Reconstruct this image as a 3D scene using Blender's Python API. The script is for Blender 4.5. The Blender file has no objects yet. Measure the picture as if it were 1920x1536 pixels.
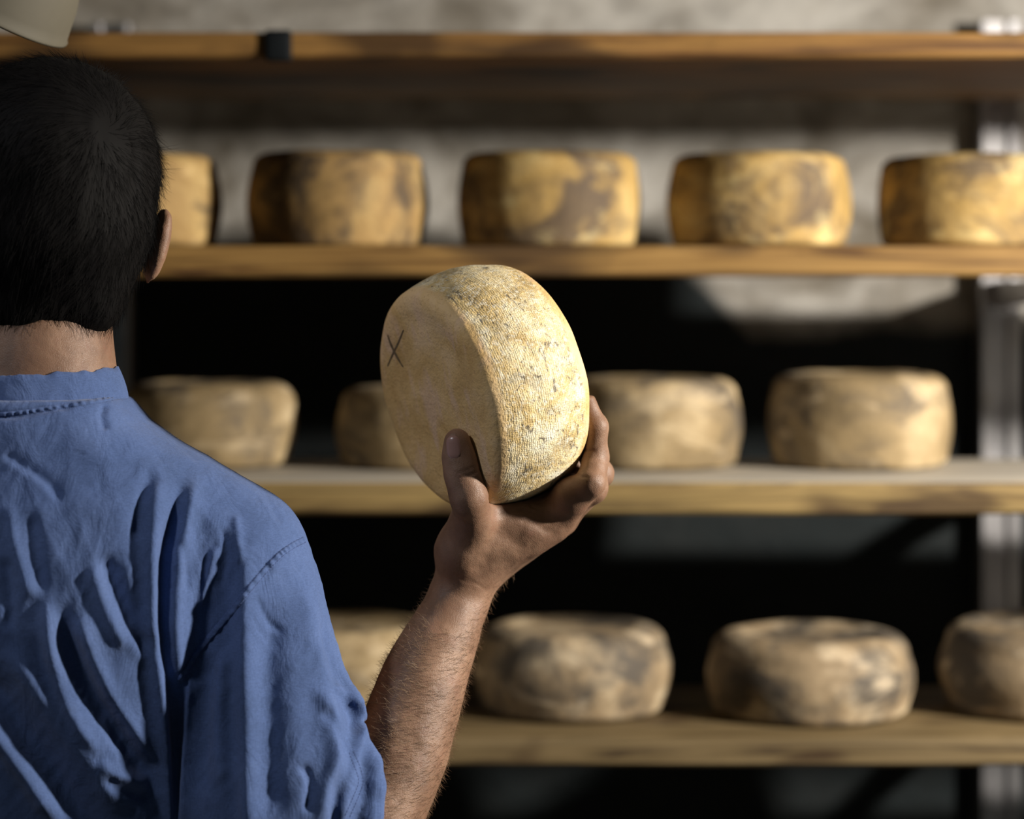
import bpy, bmesh, math, random
import numpy as np
import openvdb
from mathutils import Vector, Matrix, noise as mnoise
from mathutils.bvhtree import BVHTree

random.seed(7); np.random.seed(7)
SC = bpy.context.scene
COL = SC.collection
F = 85.0/36.0*1920.0            # focal length in pixels of the 1920 wide frame
HY, CZ = 520.0, 1.55            # horizon row, camera height

def P(px, py, Y):
    return np.array([(px-960)/F*Y, Y, CZ+(HY-py)/F*Y])
def M(r, Y):                    # pixels -> metres at a distance
    return r*Y/F

# ------------------------------------------------------------------ helpers
def mesh_obj(name, v, f, mat=None, parent=None, smooth=True, loc=None):
    v = np.asarray(v, dtype=float)
    me = bpy.data.meshes.new(name)
    if loc is not None: v = v-np.asarray(loc)
    me.from_pydata([tuple(p) for p in v], [], [tuple(int(i) for i in q) for q in f])
    me.update()
    if smooth: me.polygons.foreach_set('use_smooth', [True]*len(me.polygons))
    o = bpy.data.objects.new(name, me); COL.objects.link(o)
    if loc is not None: o.location = tuple(loc)
    if mat: me.materials.append(mat)
    if parent is not None:
        o.parent = parent
        o.matrix_parent_inverse = Matrix.Translation(parent.location).inverted()
    return o
def tag(o, label=None, cat=None, group=None, kind=None):
    if label: o['label'] = label
    if cat: o['category'] = cat
    if group: o['group'] = group
    if kind: o['kind'] = kind
    return o
def recalc(o):
    bm = bmesh.new(); bm.from_mesh(o.data); bmesh.ops.recalc_face_normals(bm, faces=bm.faces); bm.to_mesh(o.data); bm.free()
def smooth_by_angle(o, deg=35):
    me = o.data
    me.polygons.foreach_set('use_smooth', [True]*len(me.polygons))
    bm = bmesh.new(); bm.from_mesh(me)
    for e in bm.edges:
        if len(e.link_faces) == 2 and e.calc_face_angle(0) > math.radians(deg): e.smooth = False
    bm.to_mesh(me); bm.free()
def box_obj(name, lo, hi, mat, parent=None, bevel=0.0, seg=3, jitter=None):
    bm = bmesh.new(); bmesh.ops.create_cube(bm, size=1)
    c = [(a+b)/2 for a, b in zip(lo, hi)]; s = [b-a for a, b in zip(lo, hi)]
    for v in bm.verts: v.co = Vector([v.co[i]*s[i] for i in range(3)])
    if bevel: bmesh.ops.bevel(bm, geom=bm.edges[:], offset=bevel, segments=seg, profile=.5, affect='EDGES')
    me = bpy.data.meshes.new(name); bm.to_mesh(me); bm.free()
    o = bpy.data.objects.new(name, me); COL.objects.link(o); o.location = c
    me.materials.append(mat)
    if parent is not None:
        o.parent = parent; o.matrix_parent_inverse = Matrix.Translation(parent.location).inverted()
    if bevel: smooth_by_angle(o, 40)
    return o

class Field:
    """signed distance field on a dense grid, meshed with openvdb"""
    def __init__(s, lo, hi, vox, far=.03):
        s.lo = np.array(lo, float); s.vox = vox
        s.n = np.ceil((np.array(hi)-s.lo)/vox).astype(int)+1
        s.d = np.full(s.n, far, np.float32); s.far = far
    def sub(s, lo, hi):
        a = np.clip(np.floor((np.array(lo)-s.lo)/s.vox).astype(int), 0, s.n)
        b = np.clip(np.ceil((np.array(hi)-s.lo)/s.vox).astype(int)+1, 0, s.n)
        sl = tuple(slice(i, j) for i, j in zip(a, b))
        ax = [s.lo[i]+s.vox*np.arange(a[i], b[i], dtype=np.float32) for i in range(3)]
        return sl, np.meshgrid(*ax, indexing='ij', sparse=True)
    @staticmethod
    def smin(a, b, k):
        if k <= 0: return np.minimum(a, b)
        h = np.clip(.5+.5*(b-a)/k, 0, 1)
        return b*(1-h)+a*h-k*h*(1-h)
    def put(s, lo, hi, fn, k):
        m = s.far+.002
        sl, (X, Y, Z) = s.sub(np.array(lo)-m, np.array(hi)+m)
        if min(x.stop-x.start for x in sl) <= 0: return
        s.d[sl] = s.smin(s.d[sl], fn(X, Y, Z), k)
    def cap(s, a, b, ra, rb, k=.006, ys=1.0):
        """tapered capsule; ys > 1 flattens it along Y"""
        a = np.array(a, float); b = np.array(b, float); r = max(ra, rb)
        ab = (b-a)*np.array([1, ys, 1]); L2 = float(ab@ab)+1e-12
        def fn(X, Y, Z):
            px, py, pz = X-a[0], (Y-a[1])*ys, Z-a[2]
            t = np.clip((px*ab[0]+py*ab[1]+pz*ab[2])/L2, 0, 1)
            d = np.sqrt((px-t*ab[0])**2+(py-t*ab[1])**2+(pz-t*ab[2])**2)
            return (d-(ra+(rb-ra)*t))
        s.put(np.minimum(a, b)-r, np.maximum(a, b)+r, fn, k)
    def chain(s, pts, k=.006, ys=1.0):
        for (p, r), (q, w) in zip(pts[:-1], pts[1:]): s.cap(p, q, r, w, k, ys)
    def ell(s, c, r, k=.006, rot=None):
        c = np.array(c, float); r = np.array(r, float); R = max(r)
        def fn(X, Y, Z):
            x, y, z = X-c[0], Y-c[1], Z-c[2]
            if rot is not None:
                x, y, z = (rot[i][0]*x+rot[i][1]*y+rot[i][2]*z for i in range(3))
            q = np.sqrt((x/r[0])**2+(y/r[1])**2+(z/r[2])**2)
            g = np.sqrt((x/r[0]**2)**2+(y/r[1]**2)**2+(z/r[2]**2)**2)+1e-9
            return np.where(q < .3, (q-1)*min(r), q*(q-1)/g)
        s.put(c-R, c+R, fn, k)
    def cut(s, fn):
        X, Y, Z = np.meshgrid(*[s.lo[i]+s.vox*np.arange(s.n[i], dtype=np.float32) for i in range(3)], indexing='ij', sparse=True)
        s.d = np.maximum(s.d, fn(X, Y, Z).astype(np.float32))
    def mesh(s):
        g = openvdb.FloatGrid(s.far)
        d = s.d.copy()
        for ax in range(3):                      # close at the borders
            for i in (0, -1):
                sl = [slice(None)]*3; sl[ax] = i; d[tuple(sl)] = s.far
        g.copyFromArray(d)
        v, q = g.convertToQuads()
        v = np.asarray(v)*s.vox+s.lo
        return v, np.asarray(q).astype(int)
def relax(v, q, n=2, lam=.5):
    e = np.concatenate([q[:, [0, 1]], q[:, [1, 2]], q[:, [2, 3]], q[:, [3, 0]]])
    for _ in range(n):
        acc = np.zeros_like(v); cnt = np.zeros(len(v))
        np.add.at(acc, e[:, 0], v[e[:, 1]]); np.add.at(acc, e[:, 1], v[e[:, 0]])
        np.add.at(cnt, e[:, 0], 1); np.add.at(cnt, e[:, 1], 1)
        v = v+lam*(acc/cnt[:, None]-v)
    return v
def vnormals(v, q):
    n = np.zeros_like(v)
    fn = np.cross(v[q[:, 2]]-v[q[:, 0]], v[q[:, 3]]-v[q[:, 1]])
    for i in range(4): np.add.at(n, q[:, i], fn)
    return n/(np.linalg.norm(n, axis=1)[:, None]+1e-12)
def subdiv(v, q):
    """one linear split of every quad"""
    e = np.concatenate([q[:, [0, 1]], q[:, [1, 2]], q[:, [2, 3]], q[:, [3, 0]]])
    es = np.sort(e, axis=1); key = es[:, 0].astype(np.int64)*len(v)+es[:, 1]
    u, inv = np.unique(key, return_inverse=True)
    mid = (v[u//len(v)]+v[u % len(v)])/2
    nq = len(q); fc = v[q].mean(axis=1)
    m = [inv[i*nq:(i+1)*nq]+len(v) for i in range(4)]
    c = np.arange(nq)+len(v)+len(mid)
    V = np.concatenate([v, mid, fc])
    Q = np.concatenate([np.stack([q[:, 0], m[0], c, m[3]], 1), np.stack([m[0], q[:, 1], m[1], c], 1),
                        np.stack([c, m[1], q[:, 2], m[2]], 1), np.stack([m[3], c, m[2], q[:, 3]], 1)])
    return V, Q
def bvh(v, q): return BVHTree.FromPolygons([tuple(p) for p in v], [tuple(int(i) for i in f) for f in q])
CAM = np.array([0, 0, CZ])
def cast(tree, px, py):
    """where the line of sight through a pixel first meets a surface"""
    d = Vector(tuple(P(px, py, 1.0)-CAM)).normalized()
    h = tree.ray_cast(Vector(tuple(CAM)), d)
    return (None, None) if h[0] is None else (np.array(h[0]), np.array(h[1]))
def spline(pts, n):
    """Catmull-Rom through points"""
    p = np.array(pts, float); p = np.vstack([2*p[0]-p[1], p, 2*p[-1]-p[-2]])
    m = len(p)-3; out = []
    for t in np.linspace(0, m-1e-6, n):
        i = int(t); u = t-i; a, b, c, d = p[i:i+4]
        out.append(.5*((2*b)+(c-a)*u+(2*a-5*b+4*c-d)*u*u+(3*b-a-3*c+d)*u**3))
    return np.array(out)
def fbm(co, sc, oct=3, off=0.0):
    s = 0; a = 1; t = 0
    for _ in range(oct):
        s += a*mnoise.noise(Vector((co[0]*sc+off, co[1]*sc, co[2]*sc))); t += a; a *= .5; sc *= 2
    return s/t

# ------------------------------------------------------------------ materials
class NT:
    def __init__(s, name, rough=.6, spec=.4):
        s.m = bpy.data.materials.new(name); s.m.use_nodes = True
        s.t = s.m.node_tree; s.b = s.t.nodes['Principled BSDF']
        s.b.inputs['Roughness'].default_value = rough
        s.b.inputs['Specular IOR Level'].default_value = spec
        s.tc = s.t.nodes.new('ShaderNodeTexCoord')
    def n(s, ty, **kw):
        x = s.t.nodes.new(ty)
        for k, v in kw.items():
            if k in x.inputs.keys(): x.inputs[k].default_value = v
            else: setattr(x, k, v)
        return x
    def l(s, a, b): s.t.links.new(a, b)
    def map(s, scale=(1, 1, 1), loc=(0, 0, 0), src='Object', rot=(0, 0, 0)):
        x = s.n('ShaderNodeMapping'); x.inputs['Scale'].default_value = scale; x.inputs['Location'].default_value = loc; x.inputs['Rotation'].default_value = rot
        s.l(s.tc.outputs[src], x.inputs['Vector']); return x.outputs[0]
    def noise(s, vec, scale, detail=4, rough=.55, dist=0):
        x = s.n('ShaderNodeTexNoise', Scale=scale, Detail=detail, Roughness=rough, Distortion=dist)
        s.l(vec, x.inputs['Vector']); return x.outputs['Fac']
    def ramp(s, fac, stops):
        x = s.n('ShaderNodeValToRGB'); cr = x.color_ramp
        while len(cr.elements) < len(stops): cr.elements.new(.5)
        for e, (p, c) in zip(cr.elements, stops):
            e.position = p; e.color = (*c, 1) if not isinstance(c, (int, float)) else (c, c, c, 1)
        s.l(fac, x.inputs['Fac']); return x.outputs['Color']
    def mix(s, fac, a, b, mode='MIX'):
        x = s.n('ShaderNodeMix', data_type='RGBA', blend_type=mode)
        for sock, v in ((x.inputs[0], fac), (x.inputs[6], a), (x.inputs[7], b)):
            if hasattr(v, 'links'): s.l(v, sock)
            elif isinstance(v, (int, float)): sock.default_value = v
            else: sock.default_value = (*v, 1)
        return x.outputs[2]
    def math(s, op, a, b=0.0):
        x = s.n('ShaderNodeMath', operation=op)
        for i, v in enumerate((a, b)):
            if hasattr(v, 'links'): s.l(v, x.inputs[i])
            else: x.inputs[i].default_value = v
        return x.outputs[0]
    def color(s, c):
        if hasattr(c, 'links'): s.l(c, s.b.inputs['Base Color'])
        else: s.b.inputs['Base Color'].default_value = (*c, 1)
    def bump(s, h, strength, dist):
        x = s.n('ShaderNodeBump', Strength=strength, Distance=dist); s.l(h, x.inputs['Height'])
        if s.b.inputs['Normal'].links: s.l(s.b.inputs['Normal'].links[0].from_socket, x.inputs['Normal'])
        s.l(x.outputs[0], s.b.inputs['Normal']); return x

def cheese_mat(name, seed, base, light, dark, grey=.5, bloom=.5):
    m = NT(name, .72, .3); o = (seed*3.7, seed*1.9, seed*5.3)
    v = m.map(loc=o)
    c = m.ramp(m.noise(v, 11, 5, .6, .6), [(.32, tuple(x*.62 for x in base)), (.5, base), (.68, light)])
    v2 = m.map(loc=(o[1]+3, o[2], o[0]), scale=(1, 1, 1.25))
    g = m.ramp(m.noise(v2, 10, 5, .62, .6), [(.57-.22*grey, 0.0), (.70-.22*grey, 1.0)])
    c = m.mix(m.math('MULTIPLY', g, .85), c, dark)
    v3 = m.map(loc=(o[2]+9, o[0], o[1]), scale=(.8, .8, 1.6))
    w = m.ramp(m.noise(v3, 19, 4, .6, .5), [(.68-.2*bloom, 0.0), (.82-.2*bloom, 1.0)])
    c = m.mix(m.math('MULTIPLY', w, .55), c, tuple(min(.8, x*1.25+.06) for x in light))
    f = m.noise(v, 220, 3, .6)
    c = m.mix(.35, c, m.ramp(f, [(.3, .45), (.7, 1.0)]), 'MULTIPLY')
    m.color(c)
    m.bump(m.noise(v, 60, 5, .6), .5, .003); m.bump(f, .35, .0006)
    return m.m

def wood_mat(name, seed, a, b, dk, pale_top=0.0):
    m = NT(name, .62, .3)
    v = m.map(scale=(1.3, 9, 26), loc=(seed*2.3, seed, seed*1.7))
    n1 = m.noise(v, 1.6, 6, .6, 1.4)
    c = m.ramp(n1, [(.34, dk), (.43, a), (.54, b), (.66, tuple(x*.6 for x in a))])
    v2 = m.map(scale=(2.2, 4, 5), loc=(seed, 4, seed*2))
    k = m.ramp(m.noise(v2, 2.2, 2, .4, .3), [(.56, 0.0), (.64, 1.0)])
    c = m.mix(m.math('MULTIPLY', k, .8), c, (.035, .016, .006))
    v3 = m.map(scale=(3, 60, 160), loc=(seed, 0, 0))
    n3 = m.noise(v3, 2, 4, .6)
    c = m.mix(.4, c, m.ramp(n3, [(.3, .45), (.65, 1.0)]), 'MULTIPLY')
    if pale_top:  # upward faces take a paler, greyer colour
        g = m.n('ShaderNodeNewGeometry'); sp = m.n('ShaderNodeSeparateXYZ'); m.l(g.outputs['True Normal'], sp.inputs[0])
        c = m.mix(m.math('MULTIPLY', m.ramp(sp.outputs[2], [(.6, 0.0), (.9, 1.0)]), pale_top), c, m.mix(n1, (.34, .31, .26), (.56, .52, .45)))
    m.color(c); m.bump(n3, .3, .0015); return m.m

def plaster_mat(name, pale, stain, seed=0, lo=.40, painted_shade=None):
    m = NT(name, .9, .15); v = m.map(loc=(seed, seed*2, 0), scale=(1, 1, 1.5))
    c = m.ramp(m.noise(v, 5.5, 6, .62, .7), [(lo-.08, stain), (lo+.08, tuple((p+s)/2 for p, s in zip(pale, stain))), (lo+.22, pale)])
    c = m.mix(.5, c, m.ramp(m.noise(v, 13, 5, .6, .3), [(.35, .55), (.62, 1.0)]), 'MULTIPLY')
    if painted_shade:  # shade painted as near-black colour on the lower wall, edge higher at left
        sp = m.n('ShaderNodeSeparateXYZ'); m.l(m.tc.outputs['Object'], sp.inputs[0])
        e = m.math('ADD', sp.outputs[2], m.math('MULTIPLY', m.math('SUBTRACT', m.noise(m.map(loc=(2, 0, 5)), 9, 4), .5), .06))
        e = m.math('ADD', e, m.ramp(m.math('ADD', m.math('MULTIPLY', sp.outputs[0], 1.0), .5-painted_shade[1]), [(.38, -.0), (.48, .10)]))
        f = m.ramp(m.math('ADD', m.math('MULTIPLY', m.math('SUBTRACT', e, painted_shade[0]+.10), 8.0), .5), [(.35, 1.0), (.62, 0.0)])
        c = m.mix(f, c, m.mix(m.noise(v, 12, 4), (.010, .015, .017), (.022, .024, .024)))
    m.color(c); m.bump(m.noise(v, 26, 6, .6), .5, .012); return m.m

def simple_mat(name, col, rough=.6, metal=0, spec=.4, nscale=None, var=.3, bump=0, bd=.001):
    m = NT(name, rough, spec); m.b.inputs['Metallic'].default_value = metal
    v = m.map(); n = m.noise(v, nscale or 20, 4, .6)
    m.color(m.mix(n, tuple(c*(1-var) for c in col), tuple(c*(1+var) for c in col)))
    if bump: m.bump(n, bump, bd)
    return m.m

# skin
def skin_mat():
    m = NT('skin', .52, .4)
    v = m.map()
    c = m.ramp(m.noise(v, 26, 4, .6, .4), [(.3, (.14, .074, .045)), (.5, (.21, .118, .073)), (.7, (.29, .172, .11))])
    blot = m.ramp(m.noise(m.map(loc=(3, 1, 7)), 60, 3, .6), [(.55, 0.0), (.7, 1.0)])
    c = m.mix(m.math('MULTIPLY', blot, .35), c, (.20, .09, .06))
    fr = m.ramp(m.noise(m.map(loc=(1, 5, 2)), 330, 2, .5), [(.70, 0.0), (.76, 1.0)])
    c = m.mix(m.math('MULTIPLY', fr, .55), c, (.09, .045, .03))
    m.color(c)
    m.b.inputs['Subsurface Weight'].default_value = .12
    m.b.inputs['Subsurface Radius'].default_value = (.012, .005, .003)
    m.b.inputs['Subsurface Scale'].default_value = .5
    vo = m.n('ShaderNodeTexVoronoi', Scale=620.0, feature='DISTANCE_TO_EDGE'); m.l(m.map(scale=(1, 1, 1.6)), vo.inputs['Vector'])
    m.bump(m.math('MINIMUM', vo.outputs['Distance'], .25), .45, .0008)
    m.bump(m.noise(v, 90, 5, .6, .4), .35, .0016)
    return m.m
SKIN = skin_mat()

def cloth_mat():
    m = NT('blue_cotton', .88, .15)
    v = m.map()
    c = m.ramp(m.noise(v, 9, 5, .65, .5), [(.3, (.056, .093, .21)), (.5, (.070, .114, .258)), (.7, (.090, .140, .30))])
    # faded threads
    w1 = m.n('ShaderNodeTexNoise', Scale=1.0, Detail=2.0); m.l(m.map(scale=(2600, 2600, 240)), w1.inputs['Vector'])
    w2 = m.n('ShaderNodeTexNoise', Scale=1.0, Detail=2.0); m.l(m.map(scale=(240, 240, 2600)), w2.inputs['Vector'])
    w = m.math('ADD', w1.outputs['Fac'], w2.outputs['Fac'])
    c = m.mix(.45, c, m.ramp(m.math('MULTIPLY', w, .5), [(.38, .55), (.6, 1.25)]), 'MULTIPLY')
    m.color(c)
    m.b.inputs['Sheen Weight'].default_value = .12
    m.b.inputs['Sheen Roughness'].default_value = .5
    m.bump(w, .25, .0004)
    m.bump(m.noise(m.map(scale=(1, 1, .55)), 42, 5, .62, 1.1), .55, .0035)
    return m.m
CLOTH = cloth_mat()
THREAD = simple_mat('blue_thread', (.035, .06, .17), .8)
HAIR = NT('dark_hair', .7, .08); HAIR.color((.0045, .004, .004)); HAIR = HAIR.m
ARMHAIR = NT('brown_arm_hair', .4, .6); ARMHAIR.color((.20, .125, .07)); ARMHAIR = ARMHAIR.m
NAIL = simple_mat('nail', (.30, .17, .14), .28, 0, .6, 60, .12)

# ------------------------------------------------------------------ room
X0, X1, Y0, Y1, Z1 = -2.4, 3.2, -1.6, 3.27, 2.75
Z1 = 2.75
wallm = plaster_mat('stained_shaded_plaster', (.46, .44, .405), (.17, .15, .12), 3, painted_shade=(1.482-Z1/2, .34-(X0+X1)/2))  # lower wall carries shade in its colour
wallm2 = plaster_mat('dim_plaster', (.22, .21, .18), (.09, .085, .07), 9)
floorm = plaster_mat('concrete_floor', (.16, .15, .135), (.07, .065, .06), 5)
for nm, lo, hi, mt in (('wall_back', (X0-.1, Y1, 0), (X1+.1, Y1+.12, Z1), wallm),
                       ('wall_left', (X0-.1, Y0, 0), (X0, Y1, Z1), wallm2),
                       ('wall_right', (X1, Y0, 0), (X1+.1, Y1, Z1), wallm2),
                       ('floor', (X0-.1, Y0, -.1), (X1+.1, Y1+.12, 0), floorm),
                       ('ceiling', (X0-.1, Y0, Z1), (X1+.1, Y1+.12, Z1+.1), wallm2)):
    tag(box_obj(nm, lo, hi, mt), kind='structure')

# ------------------------------------------------------------------ shelf boards
def board(row_top, row_bot, yf, yb, seed, cols, label, pale_top=0.0):
    zt = CZ+(HY-row_top)/F*yf; zb = CZ+(HY-row_bot)/F*yf
    xa, xb = -1.25, 1.35
    nx, prof = 130, []
    b = .0035
    prof = [(yf+b, zb), (yf, zb+b), (yf, (zb+zt)/2), (yf, zt-b), (yf+.001, zt-.001), (yf+b, zt), (yf+.08, zt), ((yf+yb)/2, zt), (yb-b, zt), (yb, zt-b), (yb, zb+b), (yb-b, zb), ((yf+yb)/2, zb)]
    vs, fs = [], []; n = len(prof)
    for i in range(nx+1):
        x = xa+(xb-xa)*i/nx
        for (y, z) in prof:
            w = .0016*mnoise.noise(Vector((x*4, seed*5, y*8)))
            e = .0022*mnoise.noise(Vector((x*9, seed*3+7, z*30))) if y < yf+.01 else 0
            vs.append((x, y+e, z+(w if z < zt-.01 else w*.25-.0002)))
    for i in range(nx):
        for j in range(n):
            a, c = i*n+j, i*n+(j+1) % n
            fs.append((a, a+n, c+n, c))
    fs.append(tuple(range(n))); fs.append(tuple(nx*n+j for j in range(n-1, -1, -1)))
    c = ((xa+xb)/2, (yf+yb)/2, zb)
    o = mesh_obj('shelf_board', vs, fs, wood_mat('board_wood', seed, *cols, pale_top), loc=c)
    recalc(o); smooth_by_angle(o, 30)
    tag(o, label, 'shelf board', 'plank shelves of the cheese rack')
    return o, zt
YEL = ((.22, .12, .034), (.32, .185, .056), (.10, .048, .015))
WARM = ((.22, .11, .03), (.30, .16, .045), (.10, .045, .014))
PALE = ((.19, .125, .046), (.29, .20, .075), (.07, .04, .016))
DULL = ((.12, .083, .036), (.17, .12, .056), (.05, .031, .014))
b1, z1 = board(60, 108, 2.60, 3.20, 1, WARM, 'empty topmost plank shelf, orange-brown wood with a black clip near its left end')
b2, z2 = board(460, 518, 2.60, 2.93, 2, YEL, 'second plank from the top, carrying the row of golden cheeses')
b3, z3 = board(903, 965, 2.60, 2.93, 3, PALE, 'third plank from the top, pale top face and cracked yellow front, behind the hand', .85)
b4, z4 = board(1383, 1437, 2.60, 2.93, 4, DULL, 'lowest plank shelf, carrying the greyish cheeses seen slightly from above')
# black clip on the topmost plank
dkm = simple_mat('black_iron', (.006, .008, .010), .75, 0, .15, 80, .3, .2)
lo = P(494, 112, 2.592); hi = P(546, 60, 2.592)
cl = box_obj('clip', (lo[0], 2.594, lo[2]-.001), (hi[0], 2.612, hi[2]+.003), dkm, b1, .005)
cl['label'] = 'black clip over the plank edge'

# ------------------------------------------------------------------ rack frame: two steel uprights
steel = NT('galvanised_steel', .36, .5); steel.b.inputs['Metallic'].default_value = .85
sv = steel.map(scale=(1, 1, .35)); steel.color(steel.ramp(steel.noise(sv, 30, 5, .6), [(.3, (.28, .27, .28)), (.6, (.46, .45, .46)), (.8, (.30, .26, .22))]))
steel.bump(steel.noise(sv, 60, 3), .2, .001); steel = steel.m
rack = bpy.data.objects.new('rack_frame', None); COL.objects.link(rack); rack.location = (0.05, 3.25, 0)
tag(rack, 'grey steel frame of the cheese rack, one upright at the right picture edge', 'shelving frame')
def upright(pxl, pxr, top_row, side):
    yf = 3.224; xa = (pxl-960)/F*yf; xb = (pxr-960)/F*yf; zt = CZ+(HY-top_row)/F*yf
    d = .0455; t = .003; w = xb-xa
    # folded sheet section: lipped channel, open towards the wall
    sec = [(0, d), (0, .004), (.002, 0), (w*.26, 0), (w*.30, .009), (w*.66, .009), (w*.70, 0), (w-.004, 0), (w, .004), (w, d)]
    inn = [(w-t, d), (w-t, t+.003), (w*.70+t*.5, t), (w*.66+t*.5, .009+t), (w*.30-t*.5, .009+t), (w*.26-t*.5, t), (t, t+.003), (t, d)]
    poly = sec+inn; n = len(poly)
    zs = [0, zt]; vs = [(xa+x, yf+y, z) for z in zs for x, y in poly]
    fs = [(j, (j+1) % n, n+(j+1) % n, n+j) for j in range(n)]
    fs += [tuple(range(n-1, -1, -1)), tuple(range(n, 2*n))]
    o = mesh_obj('upright', vs, fs, steel, rack, smooth=False); recalc(o)
    bo = []
    for z in [z4-.05, z3-.05, z2-.05, z1-.045]:
        bm = bmesh.new(); bmesh.ops.create_cone(bm, cap_ends=True, segments=6, radius1=.007, radius2=.0065, depth=.008)
        for v in bm.verts: v.co = Vector((v.co.x, v.co.z, v.co.y))+Vector((xa+w*.5, yf+.0045, z))
        me = bpy.data.meshes.new('bolt'); bm.to_mesh(me); bm.free(); me.materials.append(steel)
        bb = bpy.data.objects.new('bolt', me); COL.objects.link(bb); bb.parent = o
        # bracket arm under each plank
    for z in [z4, z3, z2]:
        hh = .033
        ar = mesh_obj('bracket', [(xa+w*.3, 2.64, z-.0385), (xa+w*.7, 2.64, z-.0385), (xa+w*.7, yf, z-.0385), (xa+w*.3, yf, z-.0385),
                                  (xa+w*.3, 2.64, z-.0435), (xa+w*.7, 2.64, z-.0435), (xa+w*.7, yf, z-.075), (xa+w*.3, yf, z-.075)],
                      [(0, 1, 2, 3), (7, 6, 5, 4), (0, 4, 5, 1), (1, 5, 6, 2), (2, 6, 7, 3), (3, 7, 4, 0)], steel, o, smooth=False)
        ar.parent = o; ar.matrix_parent_inverse = Matrix.Identity(4)
    return o
upright(1840, 1917, 38, 1); upright(166, 243, 44, -1)

# ------------------------------------------------------------------ cheeses on the shelves
def wheel_profile(R, h, bev, bulge, dish, taper=0.0, n=9):
    """(radius, height) from the middle of the underside up to the middle of the top"""
    pts = [(0, 0), (R*.35, 0), (R*.7, 0), (R-bev-.006, 0)]
    bb = bev*.55
    rb, rt = R-bulge-taper, R-bulge+taper*.4
    for i in range(n):
        a = math.pi/2*i/(n-1); pts.append((rb-bb+bb*math.sin(a), bb*.85*(1-math.cos(a))))
    m = 9
    for i in range(1, m):
        t = i/m; z = bb*.85+(h-bb*.85-bev*.85)*t
        pts.append((rb+(rt-rb)*t+bulge*math.sin(math.pi*t), z))
    for i in range(n):
        a = math.pi/2*i/(n-1); pts.append((rt-bev+bev*math.cos(a), h-bev*.85+bev*.85*math.sin(a)))
    r0 = rt-bev
    pts += [(r0*.93, h+.0004), (r0*.86, h-dish*.5), (r0*.75, h-dish), (r0*.5, h-dish*1.1), (r0*.2, h-dish), (0, h-dish)]
    return pts
def wheel(prof, seg, seed, wob):
    vs, fs = [], []
    for (r, z) in prof[1:-1]:
        for j in range(seg):
            a = 2*math.pi*j/seg; c, s = math.cos(a), math.sin(a)
            k = 1+wob*mnoise.noise(Vector((c*1.3+seed, s*1.3, z*6)))+wob*.3*mnoise.noise(Vector((c*4+seed, s*4, z*25)))
            dz = .0018*mnoise.noise(Vector((c*1.6+seed*2, s*1.6, 3))) if z > .03 else 0
            vs.append((r*k*c, r*k*s, z+dz))
    m = len(prof)-2
    for i in range(m-1):
        for j in range(seg):
            a, b = i*seg+j, i*seg+(j+1) % seg
            fs.append((a, b, b+seg, a+seg))
    vs.append((0, 0, prof[0][1])); vs.append((0, 0, prof[-1][1])); lo, hi = len(vs)-2, len(vs)-1
    for j in range(seg):
        fs.append((lo, (j+1) % seg, j)); fs.append((hi, (m-1)*seg+j, (m-1)*seg+(j+1) % seg))
    return vs, fs
GOLD = ((.46, .30, .10), (.66, .48, .21), (.075, .055, .045))
AMBER = ((.38, .24, .09), (.56, .39, .16), (.05, .038, .032))
BEIGE = ((.31, .225, .115), (.48, .37, .215), (.085, .07, .055))
GREYISH = ((.28, .205, .12), (.50, .40, .26), (.050, .045, .040))
G2, G3, G4 = 'golden cheeses on the upper shelf', 'mottled cheeses on the middle shelf', 'greyish cheeses on the lowest shelf'
def shelf_cheese(cx, wpx, top, bot_z, Yc, seed, cols, label, group, bev=.022, bulge=.006, dish=.004, taper=0.0, grey=.5, bloom=.5, rotz=0):
    R = M(wpx/2, Yc)
    h = CZ+(HY-top)/F*(Yc if group == G3 or group == G2 else Yc+R*.5)-bot_z
    vs, fs = wheel(wheel_profile(R, h, bev, bulge, dish, taper), 96, seed, .009)
    x = (cx-960)/F*Yc
    o = mesh_obj('cheese_wheel', vs, fs, cheese_mat('cheese_rind', seed, *cols, grey, bloom))
    o.location = (x, Yc, bot_z); o.rotation_euler = (0, 0, rotz)
    return tag(o, label, 'cheese', group)
Yc = 2.775; s = z2+.0003
shelf_cheese(243, 345, 292, s, Yc, 1, AMBER, 'golden cheese on the upper shelf, half hidden behind the man\'s head', G2, grey=.25, bloom=.5)
shelf_cheese(633, 342, 288, s, Yc, 2.2, AMBER, 'golden brown cheese on the upper shelf, first whole one right of the head', G2, .018, .007, grey=.62, bloom=.35)
shelf_cheese(1030, 343, 289, s, Yc, 3.7, GOLD, 'golden cheese with a large dark smudge, on the upper shelf above the held cheese', G2, .018, .005, grey=.66, bloom=.45)
shelf_cheese(1423, 347, 291, s, Yc, 5.1, GOLD, 'bright yellow cheese with small grey spots, on the upper shelf', G2, .02, .006, grey=.42, bloom=.55)
shelf_cheese(1822, 350, 294, s, Yc, 6.4, GOLD, 'cheese cut off by the right picture edge on the upper shelf', G2, .02, .004, grey=.5, bloom=.6)
Yc = 2.83; s = z3+.0003
shelf_cheese(392, 330, 716, s, Yc, 7.3, BEIGE, 'pale mottled cheese on the middle shelf, just above the blue shoulder', G3, .028, .004, .003, .004, grey=.45, bloom=.7)
shelf_cheese(800, 342, 725, s, Yc, 8.9, BEIGE, 'cheese on the middle shelf mostly hidden behind the held cheese', G3, .024, .006, grey=.5, bloom=.6)
shelf_cheese(1222, 340, 708, s, Yc, 9.2, BEIGE, 'pale brown cheese on the middle shelf directly right of the fingertips', G3, .022, .006, grey=.5, bloom=.6)
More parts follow.
